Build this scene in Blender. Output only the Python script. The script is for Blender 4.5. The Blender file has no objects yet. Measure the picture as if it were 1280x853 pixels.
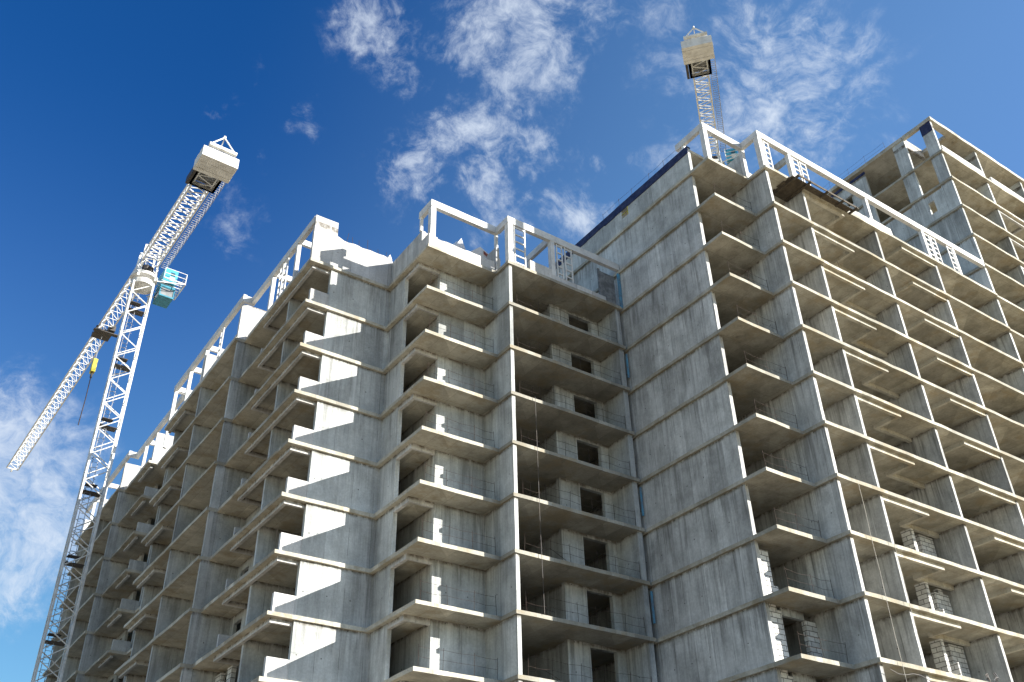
import bpy, math, random
from mathutils import Vector, Matrix
random.seed(7)
S = bpy.context.scene
COL = S.collection
EYE = 1.6
Z0 = 36.23 + EYE           # top of the roof slab of the lower building
H = 3.0                    # storey height
def ZL(j): return Z0 - H*j

# ---------------------------------------------------------------- mesh helpers
class MB:
    def __init__(s): s.v = []; s.f = []; s.m = []
    def box(s, x0, x1, y0, y1, z0, z1, mi=0):
        n = len(s.v)
        s.v += [(x0,y0,z0),(x1,y0,z0),(x1,y1,z0),(x0,y1,z0),(x0,y0,z1),(x1,y0,z1),(x1,y1,z1),(x0,y1,z1)]
        for f in ((0,3,2,1),(4,5,6,7),(0,1,5,4),(1,2,6,5),(2,3,7,6),(3,0,4,7)):
            s.f.append(tuple(n+i for i in f)); s.m.append(mi)
        return s
    def jbox(s, x0, x1, y0, y1, z0, z1, j=.012):
        """box with slightly uneven edges: subdivided along its longest side"""
        L = [x1-x0, y1-y0, z1-z0]; a = L.index(max(L)); n = max(1, int(L[a]/.8))
        lo = [x0,y0,z0]; hi = [x1,y1,z1]; o = [i for i in range(3) if i != a]
        rings = []
        for k in range(n+1):
            t = lo[a]+(hi[a]-lo[a])*k/n; r = []
            for (p, q) in ((0,0),(1,0),(1,1),(0,1)):
                c = [0,0,0]; c[a] = t
                c[o[0]] = (hi if p else lo)[o[0]] + random.uniform(-j, j)
                c[o[1]] = (hi if q else lo)[o[1]] + random.uniform(-j, j)
                r.append(len(s.v)); s.v.append(tuple(c))
            rings.append(r)
        fl = (a == 1)
        for k in range(n):
            A, B = rings[k], rings[k+1]
            for i in range(4):
                f = (A[i], A[(i+1)%4], B[(i+1)%4], B[i])
                s.f.append(f[::-1] if fl else f); s.m.append(0)
        s.f.append(tuple(rings[0]) if fl else tuple(rings[0][::-1])); s.m.append(0)
        s.f.append(tuple(rings[-1][::-1]) if fl else tuple(rings[-1])); s.m.append(0)
        return s
    def bar(s, a, b, r, n=4, mi=0, roll=math.pi/4):
        a = Vector(a); b = Vector(b); d = (b-a)
        if d.length < 1e-6: return s
        d.normalize(); up = Vector((0,0,1)) if abs(d.z) < .95 else Vector((0,1,0))
        u = d.cross(up).normalized(); w = d.cross(u)
        k = len(s.v)
        for P in (a, b):
            for i in range(n):
                t = 2*math.pi*i/n+roll
                s.v.append(tuple(P+u*math.cos(t)*r+w*math.sin(t)*r))
        for i in range(n):
            s.f.append((k+i, k+(i+1)%n, k+n+(i+1)%n, k+n+i)); s.m.append(mi)
        s.f.append(tuple(k+i for i in range(n))[::-1]); s.f.append(tuple(k+n+i for i in range(n))); s.m += [mi, mi]
        return s
    def path(s, pts, r, n=5):
        for a, b in zip(pts, pts[1:]): s.bar(a, b, r, n)
        return s
    def slab(s, poly, zt, th, j=.022):
        """polygon slab (counter-clockwise), edges subdivided and a little uneven"""
        P = []
        for i, a in enumerate(poly):
            b = poly[(i+1) % len(poly)]
            L = math.hypot(b[0]-a[0], b[1]-a[1]); n = max(1, min(30, int(L/1.1)))
            nx, ny = (b[1]-a[1])/L, -(b[0]-a[0])/L
            for k in range(n):
                t = k/n; o = random.uniform(-j, j) if k else 0
                P.append((a[0]+(b[0]-a[0])*t+nx*o, a[1]+(b[1]-a[1])*t+ny*o))
        n = len(P); k = len(s.v)
        s.v += [(x, y, zt-random.uniform(0, j)) for x, y in P]
        s.v += [(x, y, zt-th-random.uniform(0, j)) for x, y in P]
        s.f.append(tuple(range(k, k+n))); s.f.append(tuple(range(k+2*n-1, k+n-1, -1))); s.m += [0, 0]
        for i in range(n):
            s.f.append((k+i, k+n+i, k+n+(i+1) % n, k+(i+1) % n)); s.m.append(0)
        return s
    def mesh(s, name, *mats):
        m = bpy.data.meshes.new(name); m.from_pydata(s.v, [], s.f)
        for x in mats: m.materials.append(x)
        if len(mats) > 1:
            for p, i in zip(m.polygons, s.m): p.material_index = i
        m.validate(); m.update(); return m
    def build(s, name, mats, parent=None, loc=(0,0,0)):
        if not isinstance(mats, (list, tuple)): mats = [mats]
        return link(name, s.mesh(name, *mats), parent, loc)

def link(name, mesh, parent=None, loc=(0,0,0)):
    o = bpy.data.objects.new(name, mesh); COL.objects.link(o)
    o.location = loc; o.parent = parent
    return o
def thing(name, label, cat, loc=(0,0,0), group=None, rz=0):
    o = bpy.data.objects.new(name, None); COL.objects.link(o); o.location = loc
    o.rotation_euler.z = rz; o.empty_display_size = .3
    return tag(o, label, cat, group)
def tag(o, label, cat, group=None):
    o['label'] = label; o['category'] = cat
    if group: o['group'] = group
    return o
def rel(o, parent):
    """keep absolute coordinates of a child whose parent is an Empty away from the origin"""
    o.location = tuple(-c for c in parent.location); return o

# ---------------------------------------------------------------- materials
class NT:
    def __init__(s, tree): s.t = tree; s.n = tree.nodes; s.l = tree.links
    def new(s, ty, **k):
        n = s.n.new(ty)
        for a, b in k.items(): setattr(n, a, b)
        return n
    def put(s, sock, v):
        if hasattr(v, 'links') or isinstance(v, bpy.types.NodeSocket): s.l.new(v, sock)
        else: sock.default_value = v
    def m(s, op, a, b=None, c=None, clamp=False):
        n = s.new('ShaderNodeMath', operation=op, use_clamp=clamp)
        s.put(n.inputs[0], a)
        if b is not None: s.put(n.inputs[1], b)
        if c is not None: s.put(n.inputs[2], c)
        return n.outputs[0]
    def xyz(s, x, y, z):
        n = s.new('ShaderNodeCombineXYZ')
        for i, v in enumerate((x, y, z)): s.put(n.inputs[i], v)
        return n.outputs[0]
    def noise(s, vec, scale, detail=4, rough=.55, dist=0):
        n = s.new('ShaderNodeTexNoise'); s.put(n.inputs['Vector'], vec)
        n.inputs['Scale'].default_value = scale; n.inputs['Detail'].default_value = detail
        n.inputs['Roughness'].default_value = rough; n.inputs['Distortion'].default_value = dist
        return n.outputs['Fac']
    def mr(s, v, a, b, c=0., d=1., smooth=True):
        n = s.new('ShaderNodeMapRange'); n.interpolation_type = 'SMOOTHSTEP' if smooth else 'LINEAR'
        s.put(n.inputs[0], v)
        for i, q in zip((1,2,3,4), (a,b,c,d)): s.put(n.inputs[i], q)
        return n.outputs[0]
    def mix(s, fac, a, b, mode='MIX'):
        n = s.new('ShaderNodeMix', data_type='RGBA', blend_type=mode); s.put(n.inputs[0], fac)
        for i, v in ((6, a), (7, b)):
            if isinstance(v, tuple): v = v if len(v) == 4 else v+(1,)
            s.put(n.inputs[i], v)
        return n.outputs[2]
    def scale(s, col, f):
        n = s.new('ShaderNodeVectorMath', operation='SCALE'); s.put(n.inputs[0], col); s.put(n.inputs['Scale'], f)
        return n.outputs[0]

def base_mat(name, color=(.5,.5,.5), rough=.8, metal=0):
    m = bpy.data.materials.new(name); m.use_nodes = True
    n = NT(m.node_tree); b = m.node_tree.nodes['Principled BSDF']
    b.inputs['Base Color'].default_value = tuple(color)+(1,); b.inputs['Roughness'].default_value = rough
    b.inputs['Metallic'].default_value = metal
    b.inputs['Specular IOR Level'].default_value = .25
    return m, n, b

def pos(n):
    g = n.new('ShaderNodeNewGeometry'); sp = n.new('ShaderNodeSeparateXYZ'); n.l.new(g.outputs['Position'], sp.inputs[0])
    return g.outputs['Position'], sp.outputs[0], sp.outputs[1], sp.outputs[2]
def bump(n, b, h, strength, dist=.02):
    k = n.new('ShaderNodeBump'); k.inputs['Strength'].default_value = strength; k.inputs['Distance'].default_value = dist
    n.put(k.inputs['Height'], h); n.l.new(k.outputs[0], b.inputs['Normal'])

def concrete(name, lo, hi, stain=.55, soffit=False, shade_x=None, warm=(.20,.155,.10)):
    m, n, b = base_mat(name, rough=.88)
    P, x, y, z = pos(n)
    u = n.m('ADD', x, y)
    blotch = n.noise(P, .9, 8, .62)
    big = n.noise(P, .23, 3, .5)
    f = n.m('ADD', n.m('MULTIPLY', blotch, .65), n.m('MULTIPLY', big, .35))
    col = n.mix(n.mr(f, .34, .66), lo, hi)
    # pours and panels differ in tone
    pw = 1.25
    pu = n.m('DIVIDE', u, pw)
    if soffit: pz = n.m('FLOOR', n.m('DIVIDE', n.m('SUBTRACT', x, y), 2.6))
    else: pz = n.m('FLOOR', n.m('DIVIDE', n.m('SUBTRACT', z, Z0-.1), H))
    wn = n.new('ShaderNodeTexWhiteNoise', noise_dimensions='2D')
    n.l.new(n.xyz(n.m('FLOOR', pu) if not soffit else n.m('FLOOR', n.m('DIVIDE', x, 1.22)), pz, 0), wn.inputs['Vector'])
    tone = n.mr(wn.outputs[0], 0, 1, .80, 1.10, False)
    wn2 = n.new('ShaderNodeTexWhiteNoise', noise_dimensions='2D')
    n.l.new(n.xyz(n.m('FLOOR', n.m('DIVIDE', u, 5.3)), pz, 0), wn2.inputs['Vector'])
    tone = n.m('MULTIPLY', tone, n.mr(wn2.outputs[0], 0, 1, .86, 1.06, False))
    wn4 = n.new('ShaderNodeTexWhiteNoise', noise_dimensions='1D'); n.l.new(n.m('FLOOR', n.m('DIVIDE', n.m('SUBTRACT', z, Z0-.1-(0 if not soffit else 1.5)), H)), wn4.inputs['W'])
    tone = n.m('MULTIPLY', tone, n.mr(wn4.outputs[0], 0, 1, .88, 1.08, False))
    col = n.scale(col, tone)
    fine = n.noise(P, 9, 6, .7)
    col = n.scale(col, n.mr(fine, .3, .7, .88, 1.1))
    if not soffit:
        # rain streaks, stronger under the slabs
        sv = n.xyz(n.m('MULTIPLY', x, 1.7), n.m('MULTIPLY', y, 1.7), n.m('MULTIPLY', z, .13))
        st = n.noise(sv, 1.0, 7, .68)
        sv2 = n.xyz(n.m('MULTIPLY', x, 7.), n.m('MULTIPLY', y, 7.), n.m('MULTIPLY', z, .3))
        st2 = n.noise(sv2, 1.0, 4, .6)
        patch = n.mr(n.noise(P, .16, 3, .5), .38, .68)
        h = n.m('FRACT', n.m('DIVIDE', n.m('SUBTRACT', Z0+60, z), H))
        fade = n.mr(h, 0.02, 1.05, 1., .35)
        s1 = n.m('MULTIPLY', n.mr(st, .46, .64), n.m('MULTIPLY', fade, n.m('ADD', n.m('MULTIPLY', patch, .75), .25)))
        s2 = n.m('MULTIPLY', n.mr(st2, .46, .66), n.m('MULTIPLY', fade, .5))
        sf = n.m('MULTIPLY', n.m('ADD', s1, s2, clamp=True), stain)
        col = n.mix(sf, col, (.125,.122,.115))
        # grime line where the wall meets the slab above
        gr = n.m('MULTIPLY', n.mr(h, .15, .08), n.mr(n.noise(P, 2.5, 5, .7), .38, .6, .25, .9))
        col = n.mix(gr, col, (.10,.08,.055))
        # large weathered areas
        bw = n.noise(n.xyz(n.m('MULTIPLY', x, .55), n.m('MULTIPLY', y, .55), n.m('MULTIPLY', z, .3)), 1.0, 9, .72, .4)
        col = n.mix(n.m('MULTIPLY', n.mr(bw, .5, .66), .45*stain), col, (.15,.148,.14))
        # pale lime runs
        lm = n.noise(n.xyz(n.m('MULTIPLY', x, 3.1), n.m('MULTIPLY', y, 3.1), n.m('MULTIPLY', z, .22)), 1.0, 5, .6)
        col = n.mix(n.m('MULTIPLY', n.mr(lm, .56, .68), .5), col, (.58,.585,.575))
        # panel joints
        d = n.m('ABSOLUTE', n.m('SUBTRACT', n.m('FRACT', pu), .5))
        jn = n.m('GREATER_THAN', d, .489)
        jn = n.m('MULTIPLY', jn, n.mr(n.noise(P, .7, 2), .42, .6, .1, .6))
        col = n.mix(jn, col, (.10,.097,.09))
        # tie holes
        du = n.m('ABSOLUTE', n.m('SUBTRACT', n.m('FRACT', n.m('MULTIPLY', pu, 1.0)), .27))
        dz = n.m('ABSOLUTE', n.m('SUBTRACT', n.m('FRACT', n.m('DIVIDE', n.m('ADD', z, .7), 1.5)), .5))
        rr = n.m('SQRT', n.m('ADD', n.m('POWER', n.m('MULTIPLY', du, pw), 2), n.m('POWER', n.m('MULTIPLY', dz, 1.5), 2)))
        wn3 = n.new('ShaderNodeTexWhiteNoise', noise_dimensions='3D')
        n.l.new(n.xyz(n.m('FLOOR', pu), n.m('FLOOR', n.m('DIVIDE', n.m('ADD', z, .7), 1.5)), 3.3), wn3.inputs['Vector'])
        hole = n.m('MULTIPLY', n.m('LESS_THAN', rr, .035), n.m('GREATER_THAN', wn3.outputs[0], .45))
        col = n.mix(n.m('MULTIPLY', hole, .8), col, (.05,.047,.043))
    else:
        if shade_x:   # centre bay shade painted in: slab colour darkened beyond this x
            col = n.scale(col, n.mr(n.m('ADD', x, n.m('MULTIPLY', n.noise(P, .8, 3), .5)), shade_x, shade_x+.6, 1, .66))
        # board and sheet joints of the formwork, rusty and moist patches
        d = n.m('ABSOLUTE', n.m('SUBTRACT', n.m('FRACT', n.m('DIVIDE', x, 1.22)), .5))
        d2 = n.m('ABSOLUTE', n.m('SUBTRACT', n.m('FRACT', n.m('DIVIDE', y, 2.44)), .5))
        jn = n.m('MAXIMUM', n.m('GREATER_THAN', d, .49), n.m('GREATER_THAN', d2, .4945))
        col = n.mix(n.m('MULTIPLY', jn, .4), col, (.13,.115,.09))
        pt = n.mr(n.noise(P, .55, 7, .7), .48, .66)
        col = n.mix(n.m('MULTIPLY', pt, .6), col, (.27,.215,.13))
        dk = n.mr(n.noise(n.xyz(n.m('ADD', x, 31.), y, z), 1.1, 6, .7), .6, .76)
        col = n.mix(n.m('MULTIPLY', dk, .55), col, (.10,.085,.065))
    n.l.new(col, b.inputs['Base Color'])
    hh = n.m('ADD', n.m('MULTIPLY', n.noise(P, 14, 5, .7), .6), n.m('MULTIPLY', n.noise(P, 2.2, 3), .8))
    bump(n, b, hh, .35, .02)
    return m

M = {}
M['wall'] = concrete('concrete_wall', (.385,.40,.39), (.57,.59,.578), .6)
M['wall2'] = concrete('streaked_concrete_wall', (.42,.425,.41), (.65,.655,.635), .85)
M['soffit'] = concrete('concrete_slab', (.38,.36,.305), (.56,.535,.46), soffit=True)
M['soffit_lb'] = concrete('concrete_slab_bay_shade', (.39,.37,.31), (.60,.57,.48), soffit=True, shade_x=25.4)  # slab colour carries the shade of the centre bay
M['soffit2'] = concrete('weathered_slab_concrete', (.285,.27,.22), (.50,.475,.405), soffit=True)
M['fresh'] = concrete('pale_concrete', (.46,.455,.44), (.60,.59,.57), .35)

def flat(name, c, c2=None, rough=.6, scale=2.5, metal=0, bp=.1, spec=.25):
    m, n, b = base_mat(name, c, rough, metal)
    P, x, y, z = pos(n)
    c2 = c2 or tuple(v*.72 for v in c)
    f = n.mr(n.noise(P, scale, 7, .65), .36, .68)
    n.l.new(n.mix(f, c, c2), b.inputs['Base Color'])
    b.inputs['Specular IOR Level'].default_value = spec
    if bp: bump(n, b, n.noise(P, scale*6, 4), bp, .01)
    return m
M['frame'] = flat('white_painted_concrete', (.60,.60,.585), (.47,.465,.45), .7, 1.5)
M['crane'] = flat('crane_white_paint', (.74,.74,.72), (.50,.49,.46), .45, 1.7, spec=.4)
M['crane_old'] = flat('crane_grey_paint', (.30,.305,.31), (.42,.42,.415), .5, .8)
M['galv'] = flat('galvanised_steel', (.36,.36,.36), (.25,.25,.25), .45, 3, .5)
M['darksteel'] = flat('dark_steel', (.045,.045,.05), (.09,.075,.06), .6, 3, .2)
M['blue'] = flat('crane_cab_blue', (.07,.36,.50), (.05,.27,.38), .4, 1)
M['glass'] = flat('cab_glass', (.03,.07,.09), (.05,.10,.12), .08, .5, spec=.6, bp=0)
M['blue2'] = flat('cab_underside_blue', (.05,.24,.33), (.035,.16,.22), .5, 2)
M['glass2'] = flat('dusty_cab_glass', (.16,.17,.175), (.28,.29,.29), .15, .5, spec=.6, bp=0)
M['ballast'] = flat('ballast_concrete', (.68,.67,.64), (.52,.51,.48), .85, 1.3)
M['navy'] = flat('dark_blue_membrane', (.016,.02,.062), (.045,.05,.095), .5, 4)
M['foam'] = flat('blue_foam_strip', (.10,.30,.46), (.12,.18,.24), .8, 2.2)
M['timber'] = flat('weathered_dark_timber', (.055,.045,.035), (.10,.082,.06), .85, 3)
M['rust'] = flat('rusty_rebar', (.06,.04,.032), (.03,.025,.022), .85, 8, .2)
M['rope'] = flat('pale_rope', (.5,.47,.4), (.38,.35,.3), .9, 8)
M['yellow'] = flat('hook_yellow', (.62,.55,.06), (.2,.17,.05), .5, 3)
M['white'] = flat('white_board', (.72,.72,.71), (.6,.6,.6), .7, 1.5)
M['mesh'] = flat('grey_screen', (.11,.115,.12), (.23,.24,.25), .8, 2.4)
M['red'] = flat('dull_red_metal', (.3,.08,.05), (.16,.05,.04), .7, 3)

def block_mat():
    m, n, b = base_mat('aerated_blocks', rough=.9)
    P, x, y, z = pos(n)
    br = n.new('ShaderNodeTexBrick'); n.l.new(n.xyz(n.m('ADD', x, y), z, 0), br.inputs['Vector'])
    br.inputs['Scale'].default_value = 1; br.inputs['Brick Width'].default_value = .6; br.inputs['Row Height'].default_value = .25
    br.inputs['Mortar Size'].default_value = .018; br.inputs['Mortar Smooth'].default_value = .1
    br.inputs['Color1'].default_value = (.68,.68,.66,1); br.inputs['Color2'].default_value = (.50,.50,.49,1)
    br.inputs['Mortar'].default_value = (.10,.095,.09,1)
    col = n.scale(br.outputs[0], n.mr(n.noise(P, 5, 5), .3, .7, .85, 1.08))
    n.l.new(col, b.inputs['Base Color']); bump(n, b, br.outputs['Fac'], -.4, .02)
    return m
M['block'] = block_mat()

def ground_mat():
    m, n, b = base_mat('site_ground', rough=.95)
    P, x, y, z = pos(n)
    c = n.mix(n.mr(n.noise(P, .06, 6, .6), .35, .65), (.42,.34,.22), (.50,.42,.29))
    c = n.mix(n.mr(n.noise(P, 1.4, 7, .7), .45, .7), c, (.30,.235,.155))
    c = n.mix(n.mr(x, 38, 60, 0, .75), c, (.58,.445,.22))
    # unseen dark patch added to cut bounce onto centre soffits, sandy soil around it
    dd = n.m('ADD', n.m('POWER', n.m('DIVIDE', n.m('SUBTRACT', x, 27), 17), 2), n.m('POWER', n.m('DIVIDE', n.m('SUBTRACT', y, 14), 23), 2))
    dk_patch = n.mr(n.m('ADD', dd, n.m('MULTIPLY', n.noise(P, .3, 4), .3)), 1.25, 1.0)
    c = n.mix(dk_patch, c, (.05,.05,.052))
    n.l.new(c, b.inputs['Base Color']); bump(n, b, n.noise(P, 3, 8, .7), .8, .1)
    return m
M['ground'] = ground_mat()

# ---------------------------------------------------------------- ground
g = MB(); N = 48; R = 900.
for i in range(N+1):
    for j in range(N+1):
        a = (i/N*2-1); c = (j/N*2-1)
        X = math.copysign(abs(a)**2.2, a)*R+20; Y = math.copysign(abs(c)**2.2, c)*R+30
        g.v.append((X, Y, random.uniform(-.03, .03)))
for i in range(N):
    for j in range(N):
        k = i*(N+1)+j; g.f.append((k, k+N+1, k+N+2, k+1)); g.m.append(0)
o = g.build('ground', M['ground']); o['kind'] = 'structure'

# ================================================================ LEFT + CENTRE BUILDING
XL, XB, XU, XC, XE = 15.86, 15.24, 20.98, 25.68, 34.38
YL, YU, YC = 42.62, 37.80, 36.55
LB = thing('unfinished_apartment_block', 'lower grey concrete apartment shell at left and centre with a stepped corner and open balconies', 'building', (24, 50, 0))
def L(mb, name, mats): return rel(mb.build(name, mats, LB), LB)
def Linst(mesh, name, dz=0):
    o = link(name, mesh, LB); o.location = (-24, -50, dz); return o
NL = 13
poly = [(XL,YL),(XU,YL),(XU,YU),(XC,YU),(XC,YC),(XE,YC),(XE,58),(29,58),(29,95.4),(15.9,95.4),(15.9,93),(XB,93),(XB,79.3),(XL,79.3),(XL,72.9),
        (17.1,72.9),(17.1,67.15),(XB,67.15),(XB,52.78),(XL,52.78)]
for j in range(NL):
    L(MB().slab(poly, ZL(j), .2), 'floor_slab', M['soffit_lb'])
ROOFZ = ZL(0)
def fin(x0, x1, y0, y1, top=ROOFZ-.05, mat='wall', name='fin_wall', mk=L, bot=0.02):
    mk(MB().jbox(x0, x1, y0, y1, bot, top, .006), name, M[mat])
# X-facing wall of the left corner and the flank of the projecting part (full height, the slabs pass through)
fin(17.28, 21.22, 42.77, 43.02, name='wall')
fin(21.22, 21.46, 40.92, 43.018, name='wall')
fin(22.70, 25.95, 39.35, 39.60, name='wall')
fin(25.78, 26.00, 36.64, 48.00)
# back wall of the centre bay, as pieces around its door opening
fin(30.15, 31.60, 38.50, 38.75, name='wall'); fin(33.35, 34.60, 38.50, 38.75, name='wall')
hd = MB().box(31.59, 33.36, 38.502, 38.748, -.40, -.19).mesh('lintel', M['wall'])
sl = MB().box(31.605, 33.345, 38.51, 38.74, -3.0, -2.72).mesh('sill', M['fresh'])
for j in range(NL-1):
    Linst(hd, 'lintel', ZL(j)); Linst(sl, 'sill', ZL(j))
fin(33.95, 34.30, 36.70, 38.49, name='wall')
# inner partitions
fin(30.3, 30.5, 38.76, 48); fin(21.5, 34.3, 48.0, 48.2, name='partition_wall'); fin(22.9, 23.1, 39.61, 48, name='partition_wall'); 
fin(19.6, 19.8, 43.03, 46.6, name='partition_wall')
fin(22.2, 22.4, 43.03, 95, name='partition_wall')
# fins of the left flank
fin(16.36, 22.2, 46.62, 46.82)
fin(15.42, 22.2, 52.80, 53.02)
fin(15.40, 22.2, 59.55, 59.75)
fin(15.95, 22.2, 66.55, 66.75)
fin(17.35, 22.2, 73.05, 73.25)
fin(15.42, 22.2, 79.32, 79.54)
fin(15.40, 22.2, 86.0, 86.2)
fin(15.60, 22.2, 92.75, 92.95)
fin(16.10, 22.2, 95.1, 95.3)
# beams: (x0,x1,y0,y1) under each slab
def beams(lst, mk, js, zt=-.19, zb=-.45, name='beam', mat='fresh'):
    ms = [MB().jbox(a, b, c, d, zb, zt, .005).mesh(name, M[mat]) for a, b, c, d in lst]
    for j in js:
        for m_ in ms: mk(m_, name, ZL(j))
beams([(16.15,16.33,42.92,50.1), (16.33,17.27,42.93,43.1), (16.16,17.6,50.1,50.28)], Linst, range(0, NL-1))
beams([(15.52,15.70,63.25,67.0), (15.70,17.4,63.25,63.43), (16.15,16.33,73.26,76.4)], Linst, range(0, NL-1))
beams([(21.24,21.42,39.52,40.918), (21.24,22.69,39.36,39.51)], Linst, range(0, NL-1), zb=-.5)
# parapets
def paras(lst, mk, js, h=.95, name='parapet', mat='fresh'):
    ms = [MB().jbox(a, b, c, d, -.02, h, .006).mesh(name, M[mat]) for a, b, c, d in lst]
    for j in js:
        for m_ in ms: mk(m_, name, ZL(j))
paras([(16.15,17.275,42.78,43.0), (16.2,17.6,50.1,50.27)], Linst, range(1, NL))
paras([(16.05,17.3,72.95,73.1)], Linst, range(1, NL), .75, mat='wall')
# recessed back walls of the left loggias, with door openings
def wallx(x, y0, y1, door, zf=-3.0):
    """wall in a plane of constant x for one storey; door = (ya, yb, head height)"""
    mb = MB(); ya, yb, hh = door
    mb.box(x, x+.2, y0, ya, zf-.02, -.19); mb.box(x, x+.2, yb, y1, zf-.02, -.19); mb.box(x, x+.2, ya+.001, yb-.001, zf+hh, -.19)
    return mb
for (x, y0, y1, d) in ((17.6,50.28,52.79,(51.0,52.2,2.3)), (17.4,53.03,59.54,(54.6,56.6,2.3)), (17.4,59.76,63.24,(60.6,62.0,2.3)),
                       (18.2,66.76,73.04,(67.6,71.6,2.45)), (17.6,76.5,79.31,(77.3,78.5,2.3)), (17.4,79.55,85.99,(81,83,2.3)), (17.4,86.21,92.74,(88,90,2.3))):
    ms = wallx(x, y0, y1, d).mesh('back_wall', M['wall'])
    for j in range(NL-1): Linst(ms, 'back_wall', ZL(j))
# masonry infill low down on the left flank
ib = MB().box(17.2,17.45,50.3,50.95,-3.0,-.46).box(17.2,17.45,51.9,52.78,-3.0,-.46).box(17.2,17.45,50.951,51.899,-3.0,-2.1).mesh('block_infill', M['block'])
ib2 = MB().box(17.1,17.35,57.4,58.1,-3.0,-.21).box(17.1,17.35,58.101,59.5,-3.0,-1.9).mesh('block_infill', M['block'])
for j in range(7, 12): Linst(ib, 'block_infill', ZL(j))
for j in range(6, 12): Linst(ib2, 'block_infill', ZL(j))

# --- roof of the lower building
zr = ROOFZ
def ragged(x0, x1, y, th, z0, prof, mat='fresh', name='roof_parapet'):
    """wall along x with a broken top edge; prof = [(x, z)...]"""
    mb = MB(); n = len(prof)
    for yy in (y, y+th):
        for (px, pz) in prof: mb.v.append((px, yy, pz))
        for (px, pz) in prof: mb.v.append((px, yy, z0))
    o1 = 2*n
    for i in range(n-1):
        mb.f += [(n+i, n+i+1, i+1, i), (o1+i, o1+i+1, o1+n+i+1, o1+n+i), (i, i+1, o1+i+1, o1+i)]; mb.m += [0]*3
    mb.f += [(n, 0, o1, o1+n), (n-1, n+n-1, o1+n+n-1, o1+n-1)]; mb.m += [0]*2
    return mb
def edge(x0, x1, z, amp, step=.3):
    n = max(2, int((x1-x0)/step)); return [(x0+(x1-x0)*i/n, z+random.uniform(-amp, amp)) for i in range(n+1)]
pr = [(15.95, zr+3.45), (16.7, zr+3.46), (17.42, zr+3.47), (17.44, zr+2.45), (17.6, zr+2.40)] + edge(17.9, 21.2, zr+2.3, .04)
L(ragged(0,0,42.77,.25,zr-.02,pr), 'roof_parapet', M['fresh'])
L(MB().jbox(21.22,21.46,39.05,43.03,zr-.02,zr+1.98,.01), 'roof_parapet', M['wall'])
L(MB().jbox(21.04,21.26,37.86,39.05,zr-.02,zr+.86,.01).jbox(21.47,22.3,39.07,39.3,zr-.02,zr+1.95,.01), 'roof_parapet', M['fresh'])
L(ragged(0,0,37.86,.2,zr-.02,edge(21.27,25.6,zr+.68,.05)), 'roof_parapet', M['fresh'])
L(MB().jbox(25.74,25.98,37.9,38.9,zr-.02,zr+1.95,.01).jbox(25.985,26.6,38.7,38.9,zr-.02,zr+1.95,.01), 'roof_parapet', M['fresh'])
L(ragged(0,0,36.62,.2,zr-.02,edge(27.35,28.5,zr+.78,.03)+edge(28.7,29,zr+.75,.02)), 'roof_parapet', M['fresh'])
L(MB().jbox(30.9,33.3,37.2,37.4,zr-.02,zr+.8,.01), 'roof_parapet', M['fresh'])
L(MB().jbox(28.7,33.2,36.62,36.8,zr-.02,zr+.38,.02), 'roof_parapet', M['fresh'])
# white roof frame: posts, beams and ladder-like lattice infill
def post(x, y, w, z0, z1, mk, mat='frame'): mk(MB().jbox(x, x+w, y, y+w, z0, z1, .004), 'frame_post', M[mat])
def fbeam(x0, x1, y0, y1, z0, z1, mk, mat='frame'): mk(MB().jbox(x0, x1, y0, y1, z0, z1, .006), 'frame_beam', M[mat])
def lattice(x0, w, y, z0, z1, mk, n=6, mat='frame', axis='x'):
    mb = MB(); t = .07
    def B(a, b, c, d):
        if axis == 'x': mb.box(x0+a, x0+b, y, y+t, c, d)
        else: mb.box(y, y+t, x0+a, x0+b, c, d)
    B(0, .09, z0, z1); B(w-.09, w, z0, z1)
    for k in range(n):
        zz = z0+.12+(z1-z0-.3)*k/(n-1); B(.09, w-.09, zz, zz+.09)
    mk(mb, 'lattice_panel', M[mat])
TB, TT = zr+3.05, zr+3.55
fbeam(21.12, 25.95, 37.86, 38.12, TB, TT, L)
fbeam(21.12, 21.36, 38.121, 39.35, TB, TT, L)
fbeam(25.76, 26.0, 36.86, 37.859, TB, TT, L)
fbeam(25.76, 34.55, 36.60, 36.86, TB, TT, L)
post(21.14, 37.88, .34, zr+.2, TB+.01, L); post(21.14, 39.1, .16, zr+2.0, TB+.01, L, 'crane')
post(25.79, 36.62, .36, zr, TB+.01, L); post(25.80, 38.0, .18, zr+1.97, TB+.01, L, 'crane')
post(29.0, 36.62, .3, zr, TB+.01, L)
fbeam(28.98, 29.2, 36.87, 39.2, TB+.02, TT-.02, L); post(29.0, 39.0, .22, zr, TB+.01, L)
lattice(26.25, .85, 36.66, zr+.02, TB, L, 6); lattice(29.45, .5, 36.66, zr+.02, TB, L, 6); lattice(30.1, .6, 36.66, zr+.02, TB, L, 6)
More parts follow.
